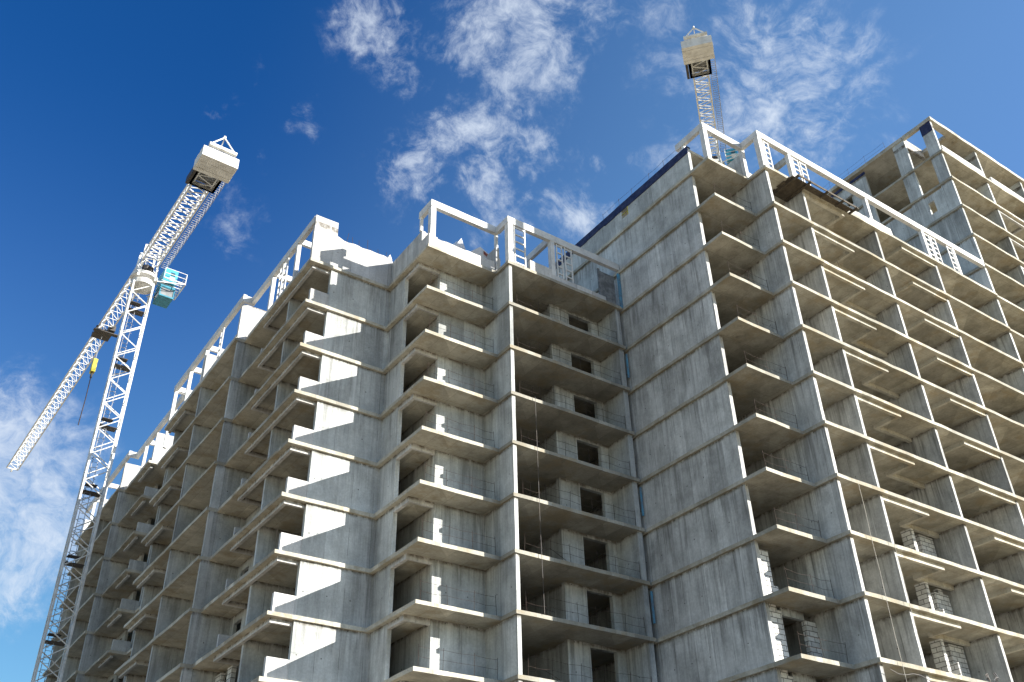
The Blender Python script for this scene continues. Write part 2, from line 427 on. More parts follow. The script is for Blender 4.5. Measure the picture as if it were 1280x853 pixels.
# frame along the left flank
fbeam(15.95, 16.2, 43.03, 52.9, TB, TT, L); fbeam(15.33, 15.58, 52.9, 67.0, TB+.05, TT+.05, L)
fbeam(15.58, 17.3, 66.8, 67.0, TB, TT, L); fbeam(15.33, 16.2, 52.91, 53.15, TB-.01, TT-.01, L); fbeam(15.5, 16.4, 79.21, 79.4, TB-.03, TT-.03, L); fbeam(16.1, 16.35, 67.2, 79.2, TB-.1, TT-.1, L); fbeam(15.5, 15.75, 79.2, 93, TB, TT, L)
for (y, x) in ((45.4,15.97),(49.3,15.97),(59.9,15.36),(63.3,15.36),(66.7,15.36),(70.2,16.12),(76.3,16.12),(86.3,15.52),(90,15.52)):
    post(x, y, .24, zr, TB+.06, L)
    fbeam(x+.25, x+1.5, y+.01, y+.22, TB+.07, TT-.03, L)
for y in (46.9, 47.6, 56.5): lattice(y, .55, 15.99 if y < 52 else 15.4, zr+.02, TB, L, 6, axis='y')
for (x0, x1, y, h) in ((15.35,17.4,52.8,2.75), (16.1,17.6,73.0,2.6), (15.42,17.3,79.3,2.4), (15.4,17.2,59.6,2.6), (15.6,17.2,92.7,2.3)):
    L(MB().jbox(x0, x1, y, y+.24, zr-.02, zr+h, .02), 'roof_parapet', M['fresh'])
for (x, y0, y1, h) in ((15.98,43.1,52.7,.35), (15.36,53.1,66.9,.45), (15.98,73.3,79.2,.4), (15.4,79.6,92.6,.4)):
    L(MB().jbox(x, x+.2, y0, y1, zr-.02, zr+h, .02), 'roof_parapet', M['fresh'])
# dark mesh screen beside the tall wall
L(MB().box(33.1,34.3,36.9,36.96,zr+.02,zr+2.6).box(32.95,33.1,36.88,36.98,zr+.02,zr+2.75), 'screen_panel', M['mesh'])

# ================================================================ RIGHT BUILDING
XW, XR, YR, YT = 34.49, 37.97, 26.30, 27.73
B1, B2, B3, B4 = 41.42, 48.53, 55.06, 62.34
RB = thing('apartment_block_shell', 'taller bare concrete apartment shell right of centre with a stained blank side wall', 'building', (46, 34, 0))
def Rm(mb, name, mats): return rel(mb.build(name, mats, RB), RB)
def Rinst(mesh, name, dz=0):
    o = link(name, mesh, RB); o.location = (-46, -34, dz); return o
rp = [(XW,YT),(XR,YT),(XR,YR),(B4-.05,YR),(B4-.05,44),(XW,44)]
for j in range(-2, NL):
    Rm(MB().slab(rp, ZL(j), .2), 'floor_slab', M['soffit2'])
RZ = ZL(-2)
def rfin(x0, x1, y0, y1, top=RZ-.05, **k): fin(x0, x1, y0, y1, top, mat='wall2', mk=Rm, **k)
rfin(34.62, 34.86, 29.34, 43.9, name='side_wall')
rfin(38.12, 38.34, 26.5, 37)
for b in (B1, B2, B3): rfin(b+.02, b+.22, 26.52, 37)
rfin(34.87, 62.0, 37.01, 37.2, name='partition_wall')
rfin(38.35, 41.4, 30.5, 30.7, name='partition_wall', top=ZL(-2)-.06)
# parapet of the blank side wall above the roof, with its small opening and the dark membrane
pz = 44.36+EYE
Rm(MB().box(34.62,34.86,29.34,35.2,RZ+.002,pz).box(34.62,34.86,35.85,43.9,RZ+.002,pz).box(34.62,34.86,35.201,35.849,RZ+.002,RZ+.95).box(34.62,34.86,35.201,35.849,pz-.42,pz), 'roof_parapet', M['wall'])
Rm(MB().box(34.6,34.64,35.2,35.26,RZ+.95,pz-.42).box(34.6,34.64,35.26,35.85,RZ+1.25,RZ+1.31), 'window_frame', M['yellow'])
mb = MB()
yy = 29.30
while yy < 43.9:
    y2 = min(43.95, yy+random.uniform(.9, 1.4)); d = random.uniform(-.05, .05)
    mb.box(34.57, 34.617, yy, y2-.004, pz-.48+d, pz+.06); mb.box(34.57, 34.9, yy, y2-.004, pz+.061, pz+.09); yy = y2
Rm(mb, 'membrane_strip', M['navy'])
Rm(MB().slab([(34.87,29.36),(38.05,29.36),(38.05,40),(34.87,40)], pz-.02, .22), 'upper_roof_slab', M['soffit'])
Rm(MB().slab([(38.4,28.9),(40.9,28.9),(40.9,33),(38.4,33)], 44.75+EYE-.2, .35), 'upper_roof_slab', M['soffit'])
Rm(MB().jbox(38.08,38.36,27.9,33,RZ,44.6+EYE,.01), 'roof_parapet', M['wall'])
# beams in the front bays
def Rj(m_, n_, z_): return Rinst(m_, n_, z_)
beams([(41.64,45.5,26.55,26.75), (45.3,45.5,26.751,28.1), (45.3,48.54,28.1,28.3),
       (51.4,55.07,26.55,26.75), (51.4,51.6,26.751,28.1), (48.76,51.6,28.1,28.3)], Rj, range(-2, NL-1), zb=-.46, mat='soffit')
# masonry: from the fifth storey down the infill has begun
def pier_set(x0, flip, a=-.47, b=-.47, c=-2.2, d=-1.5):
    s = (lambda v: x0+v) if not flip else (lambda v: x0-v)
    mb = MB()
    def B(a, b, c, d, e, f): X = sorted((s(a), s(b))); mb.box(X[0], X[1], c, d, e, f)
    B(0, .25, 28.11, 28.75, -3.0, a); B(.251, 1.0, 28.35, 28.6, -3.0, c)
    B(1.15, 2.35, 28.4, 28.65, -3.0, b); B(1.0, 1.15, 28.11, 28.65, -3.0, d)
    if b < -.6: B(1.5, 1.9, 28.4, 28.65, b+.001, b+.24)
    return mb
for j, q in zip(range(5, 11), ((-.47,-.47,-2.5,-2.0),(-.47,-.72,-2.75,-1.75),(-.47,-.47,-2.25,-1.5),(-.47,-1.0,-2.5,-2),(-.47,-.47,-2.2,-1.5),(-.47,-.47,-2.2,-1.5))):
    Rinst(pier_set(45.95, False, *q).mesh('block_infill', M['block']), 'block_infill', ZL(j))
for j, q in zip((5, 6, 7, 8), ((-1.25,-2.2,-2.75,-2.5),(-.47,-1.2,-2.5,-2.25),(-.47,-.47,-2.2,-1.5),(-.47,-.47,-2.2,-1.5))):
    Rinst(pier_set(51.2, True, *q).mesh('block_infill', M['block']), 'block_infill', ZL(j))
lowb = MB().box(49.2,49.45,28.11,28.7,-3,-1.2).box(50.0,51.0,28.11,28.35,-3,-2.5).mesh('block_infill', M['block'])
for j in range(5, 9): Rinst(lowb, 'block_infill', ZL(j))
# recess between side wall and first fin: closed by blocks low down
t1 = MB().box(34.87,35.75,29.42,29.67,-3,-.45).box(35.0,35.45,29.42,29.67,-.449,-.21).box(37.35,38.11,29.42,29.67,-3,-.62).box(35.751,36.4,29.42,29.67,-3,-2.72).box(36.401,37.349,29.42,29.67,-3,-2.95).mesh('block_infill', M['block'])
lt = MB().box(35.0,38.1,29.44,29.66,-.62,-.205).mesh('lintel', M['wall'])
for j in range(7, 12): Rinst(t1, 'block_infill', ZL(j)); 
for j in range(7, 12): Rinst(MB().box(35.76,37.34,29.44,29.65,-.62,-.205).mesh('lintel', M['wall']), 'lintel', ZL(j))
t0 = MB().box(34.87,35.55,29.42,29.67,-3,-.55).box(35.551,35.85,29.42,29.67,-3,-2.25).mesh('block_infill', M['block'])
Rinst(t0, 'block_infill', ZL(6)); 
Rinst(MB().box(34.9,35.25,29.42,29.67,-3,-2.75).mesh('block_infill', M['block']), 'block_infill', ZL(5))
# blue foam strips in the joint between the two buildings
fm = MB().box(34.40,34.60,36.62,36.72,-2.98,-.22).mesh('joint_strip', M['foam'])
fh = MB().box(34.42,34.52,36.62,36.70,-2.2,-.5).mesh('joint_strip', M['foam'])
Rinst(fm, 'joint_strip', ZL(-1))
for j in (1, 4, 6): Rinst(fh, 'joint_strip', ZL(j))
# white roof frame
FB, FT = RZ+2.62, RZ+3.1
fbeam(38.0, 62.3, 26.42, 26.70, FB, FT, Rm)
fbeam(38.0, 38.26, 26.701, 28.1, FB, FT, Rm); fbeam(34.62, 38.26, 27.82, 28.08, FB+.003, FT+.003, Rm); fbeam(34.62, 34.86, 28.081, 30.3, FB+.003, FT+.003, Rm)
post(38.02, 26.45, .36, RZ, FB+.01, Rm); post(34.64, 27.84, .34, RZ, FB+.01, Rm); post(34.66, 29.6, .2, pz+.09, FB+.01, Rm, 'crane'); post(38.03, 27.86, .26, RZ, FB+.01, Rm)
for x in (40.8, 48.45, 54.6, 58.2): post(x, 26.46, .26, RZ, FB+.01, Rm)
fbeam(40.82, 41.04, 26.72, 30.4, FB-.5, FB-.1, Rm, 'wall')
lattice(38.55, .5, 26.5, RZ+.02, FB, Rm, 6); lattice(41.2, .62, 26.5, RZ+.02, FB, Rm, 6); lattice(41.95, .62, 26.5, RZ+.02, FB, Rm, 6)
lattice(54.9, .62, 26.5, RZ+.02, FB, Rm, 6); lattice(55.65, .62, 26.5, RZ+.02, FB, Rm, 6); lattice(57.6, .6, 26.5, RZ+.02, FB, Rm, 6)
Rm(ragged(0,0,26.45,.22,RZ-.02,edge(43.2,45.0,RZ+.35,.05)+edge(45.3,48.2,RZ+.6,.05)+edge(48.3,50.5,RZ+.75,.03)+edge(50.6,54,RZ+.12,.05)), 'roof_parapet', M['fresh'])
Rm(MB().jbox(59.8,61.9,27.6,27.8,RZ-.02,RZ+1.5,.03), 'roof_parapet', M['block'])

# ================================================================ FAR TOWER
TW = thing('concrete_tower_shell', 'tallest concrete tower shell at far right with a dark blue patch on its corner column', 'building', (75, 35, 0))
def Tm(mb, name, mats): return rel(mb.build(name, mats, TW), TW)
def Tinst(mesh, name, dz=0):
    o = link(name, mesh, TW); o.location = (-75, -35, dz); return o
tp = [(B4+.02,26.38),(96,26.38),(96,44),(B4+.02,44)]
for j in range(-7, NL):
    Tm(MB().slab(tp, ZL(j), .2), 'floor_slab', M['soffit2'])
TZ = 61.08+EYE
# top rim and roof with an open corner
Tm(MB().slab([(B4+.02,26.38),(96,26.38),(96,44),(B4+.02,44),(B4+.02,29.25),(65.3,29.25),(65.3,26.95),(62.7,26.95),(62.7,29.2),(B4+.02,29.2)], TZ, .35), 'roof_slab', M['soffit'])
Tm(MB().jbox(62.7,65.4,29.27,29.5,TZ-1.0,TZ-.36,.01), 'roof_beam', M['fresh'])
def tfin(x0, x1, y0, y1, z0, z1, name='fin_wall', mat='wall'): Tm(MB().jbox(x0, x1, y0, y1, z0, z1, .006), name, M[mat])
Zs = 53.8+EYE
# side wall with a niche, as pieces
zt, zb2 = 53.15+EYE, 52.0+EYE
tfin(62.45,62.68,26.55,28.45,.02,Zs,'side_wall'); tfin(62.45,62.68,29.0,43.9,.02,Zs,'side_wall')
tfin(62.45,62.68,28.449,29.001,.02,zb2,'side_wall'); tfin(62.45,62.68,28.449,29.001,zt,Zs,'side_wall')
tfin(62.452,62.682,26.55,27.55,Zs-.01,TZ-.34,'column'); tfin(62.452,62.682,29.2,30.35,Zs-.01,TZ-.34,'column')
tfin(62.45,62.68,33.5,35.1,Zs-.01,TZ-.8,'side_wall'); tfin(62.45,62.68,35.9,43.9,Zs-.01,TZ-.8,'side_wall'); tfin(62.452,62.682,35.09,35.91,Zs-.01,58.0+EYE,'side_wall'); tfin(62.452,62.682,35.09,35.91,59.0+EYE,TZ-.8,'side_wall')
Tm(MB().box(62.41,62.45,26.54,27.56,TZ-1.45,TZ-.36), 'membrane_strip', M['navy'])
Tm(MB().box(62.38,62.44,33.4,43.95,TZ-.98,TZ-.72), 'membrane_strip', M['navy'])
for x in (68.85, 75.75, 82.6, 89.5): tfin(x, x+.22, 26.6, 36, .02, TZ-.34)
tfin(62.7, 95.8, 35.2, 35.4, .02, TZ-.34, 'partition_wall')
pw_ = MB().jbox(62.9,68.6,26.5,26.68,.0,.85,.01).mesh('roof_parapet', M['fresh'])
for k, x in enumerate((0, 6.9, 13.8, 20.6)): o = Tinst(pw_, 'roof_parapet', ZL(-7)-.02); o.location.x += x
ms = [MB().jbox(a, b, c, d, -.46, -.19, .005).mesh('beam', M['fresh']) for a, b, c, d in
      ((69.1,72.9,26.62,26.82), (72.7,72.9,26.821,28.3), (79.0,82.58,26.62,26.82), (79.0,79.2,26.821,28.3))]
for j in range(-6, 9):
    for m_ in ms: Tinst(m_, 'beam', ZL(j))

# ================================================================ guard rails on the balconies
def railing(a, b, name, label, n=3, sag=.04, x_in=0):
    """thin rebar rail: uprights and two slightly bent runs"""
    t = thing(name, label, 'guard rail', a, 'makeshift rebar guard rails on the balcony edges')
    d = Vector(b)-Vector(a); rn = MB(); up = MB()
    P = []
    for k in range(n):
        s_ = (k+random.uniform(-.12, .12)*(0 < k < n-1))/(n-1); q = d*s_
        lean = Vector((random.uniform(-.05,.05), random.uniform(-.05,.05), 0))
        MB().bar(q, q+Vector((0,0,1.05))+lean, .011, 5).build('upright', M['rust'], t)
        P.append((q, lean))
    for hgt in (.5, .95):
        pts = []
        for (q, l), (q2, l2) in zip(P, P[1:]):
            A = q+l*hgt+Vector((0,0,hgt)); B = q2+l2*hgt+Vector((0,0,hgt))
            pts += [A, (A+B)/2+Vector((0,0,-random.uniform(0, 2*sag)))]
        pts.append(P[-1][0]+P[-1][1]*hgt+Vector((0,0,hgt)))
        MB().path(pts, .0075, 4).build('rail', M['rust'], t)
    return t
ORD = ['topmost','second from the top','third from the top','fourth from the top','fifth from the top','sixth from the top','seventh from the top','eighth from the top','ninth from the top','tenth from the top']
for k, j in enumerate(range(1, 9)):
    railing((21.3,37.95,ZL(j)), (25.5,37.95,ZL(j)), 'guard_rail', 'thin rebar guard rail, %s on the projecting balconies left of centre' % ORD[k], 4)
for k, j in enumerate(range(1, 9)):
    railing((26.4,36.75,ZL(j)), (33.9,36.75,ZL(j)), 'guard_rail', 'thin rebar guard rail, %s along the wide centre bay balconies' % ORD[k], 6)
for k, j in enumerate(range(-1, 9)):
    railing((34.8,27.95,ZL(j)), (37.9,27.95,ZL(j)), 'guard_rail', 'thin rebar guard rail, %s of those beside the blank side wall' % ORD[k], 3)
railing((34.9,30.1,pz+.02), (34.9,38.0,pz+.02), 'guard_rail', 'thin wire guard rail on top of the blank side wall above its dark membrane', 6)
railing((62.6,31,TZ), (62.6,43,TZ), 'guard_rail', 'thin wire guard rail along the roof edge of the tallest tower', 7)
railing((27.5,38.6,zr), (33.0,38.6,zr), 'guard_rail', 'rebar guard rail on the centre roof behind the lattice panels', 5)
for k, j in enumerate(range(1, 9)):
    mb = MB(); x0 = 26.8+random.uniform(0, 1.6)
    mb.bar((x0,37.4,ZL(j)), (x0+random.uniform(-.15,.15),37.4,ZL(j)+1.3), .014, 4)
    mb.path([(x0-.4,37.4,ZL(j)+random.uniform(.4,1.1)), (x0+.5,37.45,ZL(j)+random.uniform(.5,1.)), (x0+random.uniform(1.2,2),37.4,ZL(j)+random.uniform(.3,.6))], .012, 4)
    tag(mb.build('bent_rods', M['rust']), 'bent rusty rods, %s in the dark openings of the centre bay' % ORD[k], 'rebar', 'bent rods in the centre bay openings')
# starter bars sticking out of slabs and roof parapets
def rebars(label, pts):
    mb = MB()
    for (x, y, z, h) in pts: mb.bar((x,y,z), (x+random.uniform(-.08,.08), y+random.uniform(-.08,.08), z+h), .013, 4)
    o = mb.build('rebar_bundle', M['rust']); tag(o, label, 'rebar', 'rusty reinforcing bars left sticking up')
rebars('thin rusty bars rising from the broken parapet of the left corner roof', [(18.0+k*.45+random.uniform(0,.2),42.9,zr+2.3,random.uniform(.3,.9)) for k in range(7)])
rebars('rusty bars standing on the roof of the lattice-framed centre bay', [(27.2+k*.9,37.9,zr,random.uniform(.9,1.4)) for k in range(4)])
rebars('rusty bars standing in the front opening of the tallest tower', [(64.5,27.2,ZL(-7),2.2),(70.6,27.3,ZL(-7),2.1),(64.9,27.1,ZL(-6),1.9),(66,27.4,ZL(-6),2.3),(67.1,27.1,ZL(-6),1.7),(71.0,27.1,ZL(-5),2)])
rebars('single rusty bar hanging in the upper right bay under the first beam', [(44.0,26.9,ZL(0),1.4)])

# ================================================================ loose things on and around the buildings
pf = thing('timber_platform', 'dark weathered timber formwork platform jutting out under the top edge of the right building', 'platform', (43, 27, RZ-.27))
dk = MB()
for k in range(12):
    y = 25.92+k*.21; x1 = 45.6 if k < 2 else 41.38
    if k > 8: break
    dk.box(39.9-43+random.uniform(-.1,.1), x1-43+random.uniform(-.15,.02)*(k < 2), y-27, y+.2-27, 0, .045)
dk.build('deck_boards', M['timber'], pf)
for xx, ye in ((40.1,27.7), (41.2,27.7), (42.8,26.3), (44.3,26.3), (45.6,26.3)):
    MB().box(xx-43, xx+.12-43, 25.6-27, ye-27, -.13, -.003).build('joist', M['timber'], pf)
MB().box(-2.8, 2.9, -1.32, -1.27, -.02, .13).build('edge_board', M['timber'], pf)
def wedge(name, label, cat, loc, w, d, h, rz, mat, grp=None):
    mb = MB(); mb.v = [(-w/2,-d/2,0),(w/2,-d/2,0),(w/2,d/2,0),(-w/2,d/2,0),(0,-d/2,h),(0,d/2,h)]
    mb.f = [(0,3,2,1),(0,1,4),(2,3,5),(1,2,5,4),(3,0,4,5)]; mb.m = [0]*5
    o = mb.build(name, M[mat], None, loc); o.rotation_euler.z = rz; return tag(o, label, cat, grp)
def shed(name, label, loc, w, d, h, rz):
    t = thing(name, label, 'roof hatch', loc, None, rz)
    mb = MB(); mb.v = [(-w/2,-d/2,0),(w/2,-d/2,0),(w/2,d/2,0),(-w/2,d/2,0),(-w/2,-d/2,h*.6),(w/2,-d/2,h*.6),(w/2,d/2,h*.6),(-w/2,d/2,h*.6),(0,-d/2,h),(0,d/2,h)]
    mb.f = [(0,3,2,1),(0,1,5,8,4),(2,3,7,9,6),(1,2,6,5),(3,0,4,7),(4,8,9,7),(8,5,6,9)]; mb.m = [0]*7
    mb.build('casing', M['white'], t); return t
shed('vent_housing', 'white gabled vent housing behind the parapet of the projecting centre roof', (24.4,40.8,zr), 1.6, 1.6, 3.6, .2)
shed('vent_housing', 'white gabled vent housing at the inner corner of the left roof', (21.25,44.1,zr), 1.2, 1.2, 3.3, .3)
t = thing('insulation_stack', 'stack of white boards with red marks on the centre roof beside the corner post', 'building material', (26.2,40.2,zr), None, .35)
for k in range(6):
    MB().jbox(-.8,.8,-.5,.5,k*.5,k*.5+.48,.02).build('board_pack', M['white'], t)
MB().box(-.5,.1,-.54,-.53,2.6,2.85).box(.2,.45,-.54,-.53,2.2,2.6).build('red_mark', M['red'], t)
# a workman in pale overalls is too small to be sure of: a wrapped bundle stands there
t = thing('wrapped_bundle', 'pale grey wrapped bundle on the right roof in front of the tower recess', 'bundle', (50.6,28.3,RZ))
mb = MB()
for k, (r, zz) in enumerate(((.32,0),(.36,.4),(.33,.8),(.24,1.15),(.15,1.4),(.05,1.5))):
    for i in range(9):
        a = i/9*2*math.pi; rr = r*random.uniform(.88,1.12); mb.v.append((rr*math.cos(a)*1.2, rr*math.sin(a), zz))
for k in range(5):
    for i in range(9):
        a = k*9+i; b = k*9+(i+1) % 9; mb.f.append((a, b, b+9, a+9)); mb.m.append(0)
mb.f.append(tuple(range(45,54))); mb.m.append(0)
mb.build('wrapping', M['white'], t); MB().bar((-.1,-.4,.2), (.0,-.33,1.2), .04, 6).build('strap', M['navy'], t)
# ropes
def rope(label, x, y, z0, z1, name='rope'):
    pts = []; n = 10
    for k in range(n+1):
        pts.append((x+random.uniform(-.02,.02), y+random.uniform(-.02,.02), z1+(z0-z1)*k/n))
    o = MB().path(pts, .012, 5).build(name, M['rope']); tag(o, label, 'rope', 'ropes hanging down the facade')
rope('long pale rope hanging in the first bay right of the right building corner', 39.3, 26.15, 7.5, ZL(5)-.3)
rope('shorter pale rope hanging just right of the long rope', 41.0, 26.12, 14.2, ZL(6)+.9)
o = MB().path([(27.2,36.45,ZL(3)),(27.22,36.47,ZL(4.2)),(27.18,36.43,ZL(5.5)),(27.25,36.45,ZL(7))], .012, 4).build('cable', M['darksteel']); tag(o, 'thin black cable hanging down in front of the centre bay balconies', 'cable')
mb = MB()
for k in range(7):
    a = (45.8+random.uniform(0,1.3), 26.34, ZL(8)+random.uniform(.02,.15)); b = (a[0]+random.uniform(-.4,.4), 26.3, a[2]+random.uniform(.1,.45)); c = (b[0]+random.uniform(-.3,.3), 26.28, b[2]+random.uniform(-.3,.2))
    mb.path([a, b, c], .018, 4)
tag(mb.build('wire_tangle', M['darksteel']), 'black tangle of wire on a lower balcony edge of the right building', 'wire')
pts = [(38.4+k*.55, 26.22, ZL(8)-.5-.12*math.sin(k*1.3)-.02*k) for k in range(9)]
tag(MB().path(pts, .014, 4).build('cable', M['darksteel']), 'black cable slung under a low balcony edge at the corner of the right building', 'cable')

# ================================================================ tower cranes
def truss(mb, A, B, w, h, n, r, rb, tri=False, roll=0., zig=True):
    """square lattice boom from A to B; w across, h high"""
    A = Vector(A); B = Vector(B); d = (B-A); Ln = d.length; d.normalize()
    up = Vector((0,0,1)) if abs(d.z) < .9 else Vector((math.sin(roll), math.cos(roll), 0))
    s = d.cross(up).normalized(); up = s.cross(d).normalized()
    if tri: C = [(-w/2, 0), (w/2, 0), (0, h)]
    else: C = [(-w/2,-h/2),(w/2,-h/2),(w/2,h/2),(-w/2,h/2)]
    def pt(c, t): return A+d*t+s*c[0]+up*c[1]
    for c in C: mb.bar(pt(c, 0), pt(c, Ln), r, 4)
    m = len(C)
    for k in range(n):
        t0 = Ln*k/n; t1 = Ln*(k+1)/n; tm = (t0+t1)/2
        for i in range(m):
            a, b = C[i], C[(i+1) % m]
            if tri and i == 0:
                mb.bar(pt(a, t0), pt(b, t0), rb, 4); mb.bar(pt(a, t0), pt(b, t1), rb, 4)
            elif tri:
                lo, hi = (a, b) if a[1] < b[1] else (b, a)
                mb.bar(pt(lo, t0), pt(hi, tm), rb, 4); mb.bar(pt(hi, tm), pt(lo, t1), rb, 4)
            else:
                mb.bar(pt(a, t0), pt(b, tm), rb, 4); mb.bar(pt(b, tm), pt(a, t1), rb, 4)
    return s, up, d

def crane(label, base, ztop, jibdir, jib_len, ctr_len, w=1.7, trolley=None):
    bx, by = base
    c = thing('tower_crane', label, 'crane', (bx, by, 0), 'tower cranes over the site')
    J = Vector((jibdir[0], jibdir[1], 0)).normalized(); Sd = Vector((J.y, -J.x, 0))
    rl = math.atan2(J.x, J.y)+.12
    # mast in two colours
    mb = MB(); truss(mb, (0,0,0), (0,0,ztop), w, w, int(ztop/2.3), .105, .05, roll=rl); mb.build('mast', M['crane'], c)
    # ladder with rungs and resting platforms inside the mast
    mb = MB()
    for s_ in (-.22, .22): mb.bar((s_-.3, .2, 0), (s_-.3, .2, ztop), .03, 4)
    z = 0
    while z < ztop:
        mb.bar((-.52,.2,z), (-.08,.2,z), .02, 4); z += .45
    z = 3
    while z < ztop-1:
        for k in range(3):
            mb.bar((-.3+.35*math.cos(k*1.57), .2-.35*math.sin(k*1.57), z), (-.3+.35*math.cos((k+1)*1.57), .2-.35*math.sin((k+1)*1.57), z), .018, 4)
        z += .9
    mb.build('ladder', M['galv'], c)
    z = 6.
    while z < ztop-2:
        MB().box(-w*.42, w*.42, -.1, w*.42, z, z+.05).box(-w*.42, w*.1, -w*.42, -.1, z+.35, z+.40).build('rest_platform', M['darksteel'], c); z += 6.0
    # slewing ring and head
    mb = MB(); mb.bar((0,0,ztop), (0,0,ztop+.5), 1.05, 16); mb.bar((0,0,ztop+.9), (0,0,ztop+1.2), 1.2, 16); mb.build('slewing_ring', M['crane'], c)
    zj = ztop+2.9
    def pt(t, s_, z_): return tuple(J*t+Sd*s_+Vector((0,0,z_)))
    mb = MB()
    for a in (-1, 1):
        for b in (-1, 1):
            mb.bar(pt(b*.95, a*.8, ztop+.5), pt(b*.75, a*.65, zj+1.4), .13, 4)
        mb.bar(pt(-.9, a*.8, ztop+1.2), pt(.8, a*.7, zj), .08, 4); mb.bar(pt(-.8, a*.7, zj), pt(.75, a*.65, zj+1.4), .07, 4)
    mb.bar(pt(-.75,-.65,zj+1.4), pt(-.75,.65,zj+1.4), .1, 4); mb.bar(pt(.75,-.65,zj+1.4), pt(.75,.65,zj+1.4), .1, 4)
    mb.build('crane_head', M['crane'], c)
    mb = MB(); mb.bar(pt(0,0,ztop+1.2), pt(0,0,ztop+2.4), .45, 10); mb.bar(pt(-.4,.3,ztop+1.3), pt(-.4,.3,ztop+2.2), .25, 8); mb.build('slewing_motor', M['darksteel'], c)
    # jib, counter jib
    mb = MB(); truss(mb, pt(.8,0,zj), pt(jib_len,0,zj), 1.35, 1.4, int(jib_len/1.45), .085, .035, tri=True); 
    mb.bar(pt(jib_len,-.67,zj), pt(jib_len,.67,zj), .08, 4); mb.bar(pt(jib_len+.1,0,zj), pt(jib_len+.25,0,zj-.35), .12, 6); mb.build('jib', M['crane'], c)
    mb = MB(); truss(mb, pt(-.8,0,zj-.2), pt(-ctr_len+2.3,0,zj-.2), 1.5, 1.0, 12, .085, .055); mb.build('counter_jib', M['crane'], c)
    # walkway beside the counter jib
    mb = MB()
    n = 16
    for k in range(n):
        t0 = -(.9+(ctr_len-3.4)*k/n); t1 = -(.9+(ctr_len-3.4)*(k+.93)/n)
        a = Vector(pt(t0,1.0,zj-.6)); b = Vector(pt(t1,1.0,zj-.6))
        mb.bar(a, b, .03, 4); mb.bar(pt(t0,1.55,zj-.6), pt(t1,1.55,zj-.6), .03, 4)
        for q in range(3):
            tt = t0+(t1-t0)*q/3; mb.bar(pt(tt,1.0,zj-.6), pt(tt,1.55,zj-.6), .025, 4)
        mb.bar(pt(t0,1.55,zj-.6), pt(t0,1.6,zj+.4), .025, 4)
    for hz in (-.1, .4): mb.bar(pt(-.9,1.6,zj+hz), pt(-ctr_len+2.5,1.6,zj+hz), .022, 4)
    mb.build('walkway', M['galv'], c)
    # counterweight: hanging ballast slabs, winch frame, end frame
    def obox(mb, t0, t1, s0, s1, z0, z1, mi=0):
        k = len(mb.v)
        for zz in (z0, z1):
            for (t_, s_) in ((t0,s0),(t1,s0),(t1,s1),(t0,s1)): mb.v.append(pt(t_, s_, zz))
        for f in ((0,1,2,3),(7,6,5,4),(0,4,5,1),(1,5,6,2),(2,6,7,3),(3,7,4,0)): mb.f.append(tuple(k+i for i in f)); mb.m.append(mi)
    t0 = -ctr_len-1.1
    for k in range(2, 7):
        mb = MB(); obox(mb, t0+k*.42, t0+k*.42+.395, -1.48-random.uniform(0,.04), 1.48+random.uniform(0,.04), zj-1.3-random.uniform(0,.06), zj-.3); mb.build('ballast_slab', M['ballast'], c)
        mb = MB(); obox(mb, t0+3.0, t0+5.2, -1.1, -.88, zj-.95, zj+.2); obox(mb, t0+3.0, t0+5.2, .88, 1.1, zj-.95, zj+.2); obox(mb, t0+5.0, t0+5.2, -.88, .88, zj-.95, zj-.5); mb.build('winch_frame', M['ballast'], c)
    mb = MB(); obox(mb, t0+3.05, t0+4.95, -.87, .87, zj-.5, zj-.42); 
    for k in range(6): mb.bar(pt(t0+3.2+k*.3,-.87,zj-.62), pt(t0+3.2+k*.3,.87,zj-.62), .045, 4)
    mb.build('winch_floor', M['galv'], c)
    mb = MB(); mb.bar(pt(t0+4.6,-.6,zj+.2), pt(t0+4.6,.6,zj+.2), .42, 14); mb.build('winch_drum', M['darksteel'], c)
    mb = MB(); mb.bar(pt(t0+.8,-1.15,zj+.0), pt(t0+.8,1.15,zj+.0), .22, 10); 
    mb.bar(pt(t0+.8,-1.1,zj), pt(t0+1.0,0,zj+1.5), .07, 4); mb.bar(pt(t0+.8,1.1,zj), pt(t0+1.0,0,zj+1.5), .07, 4); mb.bar(pt(t0+2.3,0,zj), pt(t0+1.0,0,zj+1.5), .06, 4); mb.bar(pt(t0+1.0,0,zj+1.4), pt(t0+1.0,0,zj+1.65), .12, 6)
    mb.build('end_frame', M['crane'], c)
    mb = MB(); obox(mb, t0+3.0, t0+4.9, -1.4, -1.15, zj-1.3, zj-.6); mb.build('control_cabinet', M['darksteel'], c)
    # cab
    sc = 1.45
    cab = MB(); obox(cab, -.9, 1.0, sc, sc+1.25, ztop+.9, ztop+2.45); cb = cab.build('cab', M['blue'], c)
    mb = MB(); obox(mb, 1.001, 1.03, sc+.15, sc+1.1, ztop+1.4, ztop+2.3); obox(mb, -.5, .3, sc+1.251, sc+1.27, ztop+1.5, ztop+2.3); obox(mb, -.925, -.901, sc+.6, sc+1.0, ztop+1.75, ztop+2.15); mb.build('cab_window', M['glass'], cb)
    mb = MB(); obox(mb, -.93, -.902, sc+.55, sc+1.05, ztop+1.2, ztop+1.65); mb.build('vent_panel', M['white'], cb)
    oc = MB(); obox(oc, -.6, 1.2, sc, sc+1.35, ztop-.5, ztop-.36); obox(oc, -.6, 1.2, sc, sc+1.35, ztop+.45, ztop+.75)
    for a_, b_ in ((-.6,sc),(1.1,sc),(-.6,sc+1.25),(1.1,sc+1.25)): obox(oc, a_, a_+.1, b_, b_+.1, ztop-.359, ztop+.449)
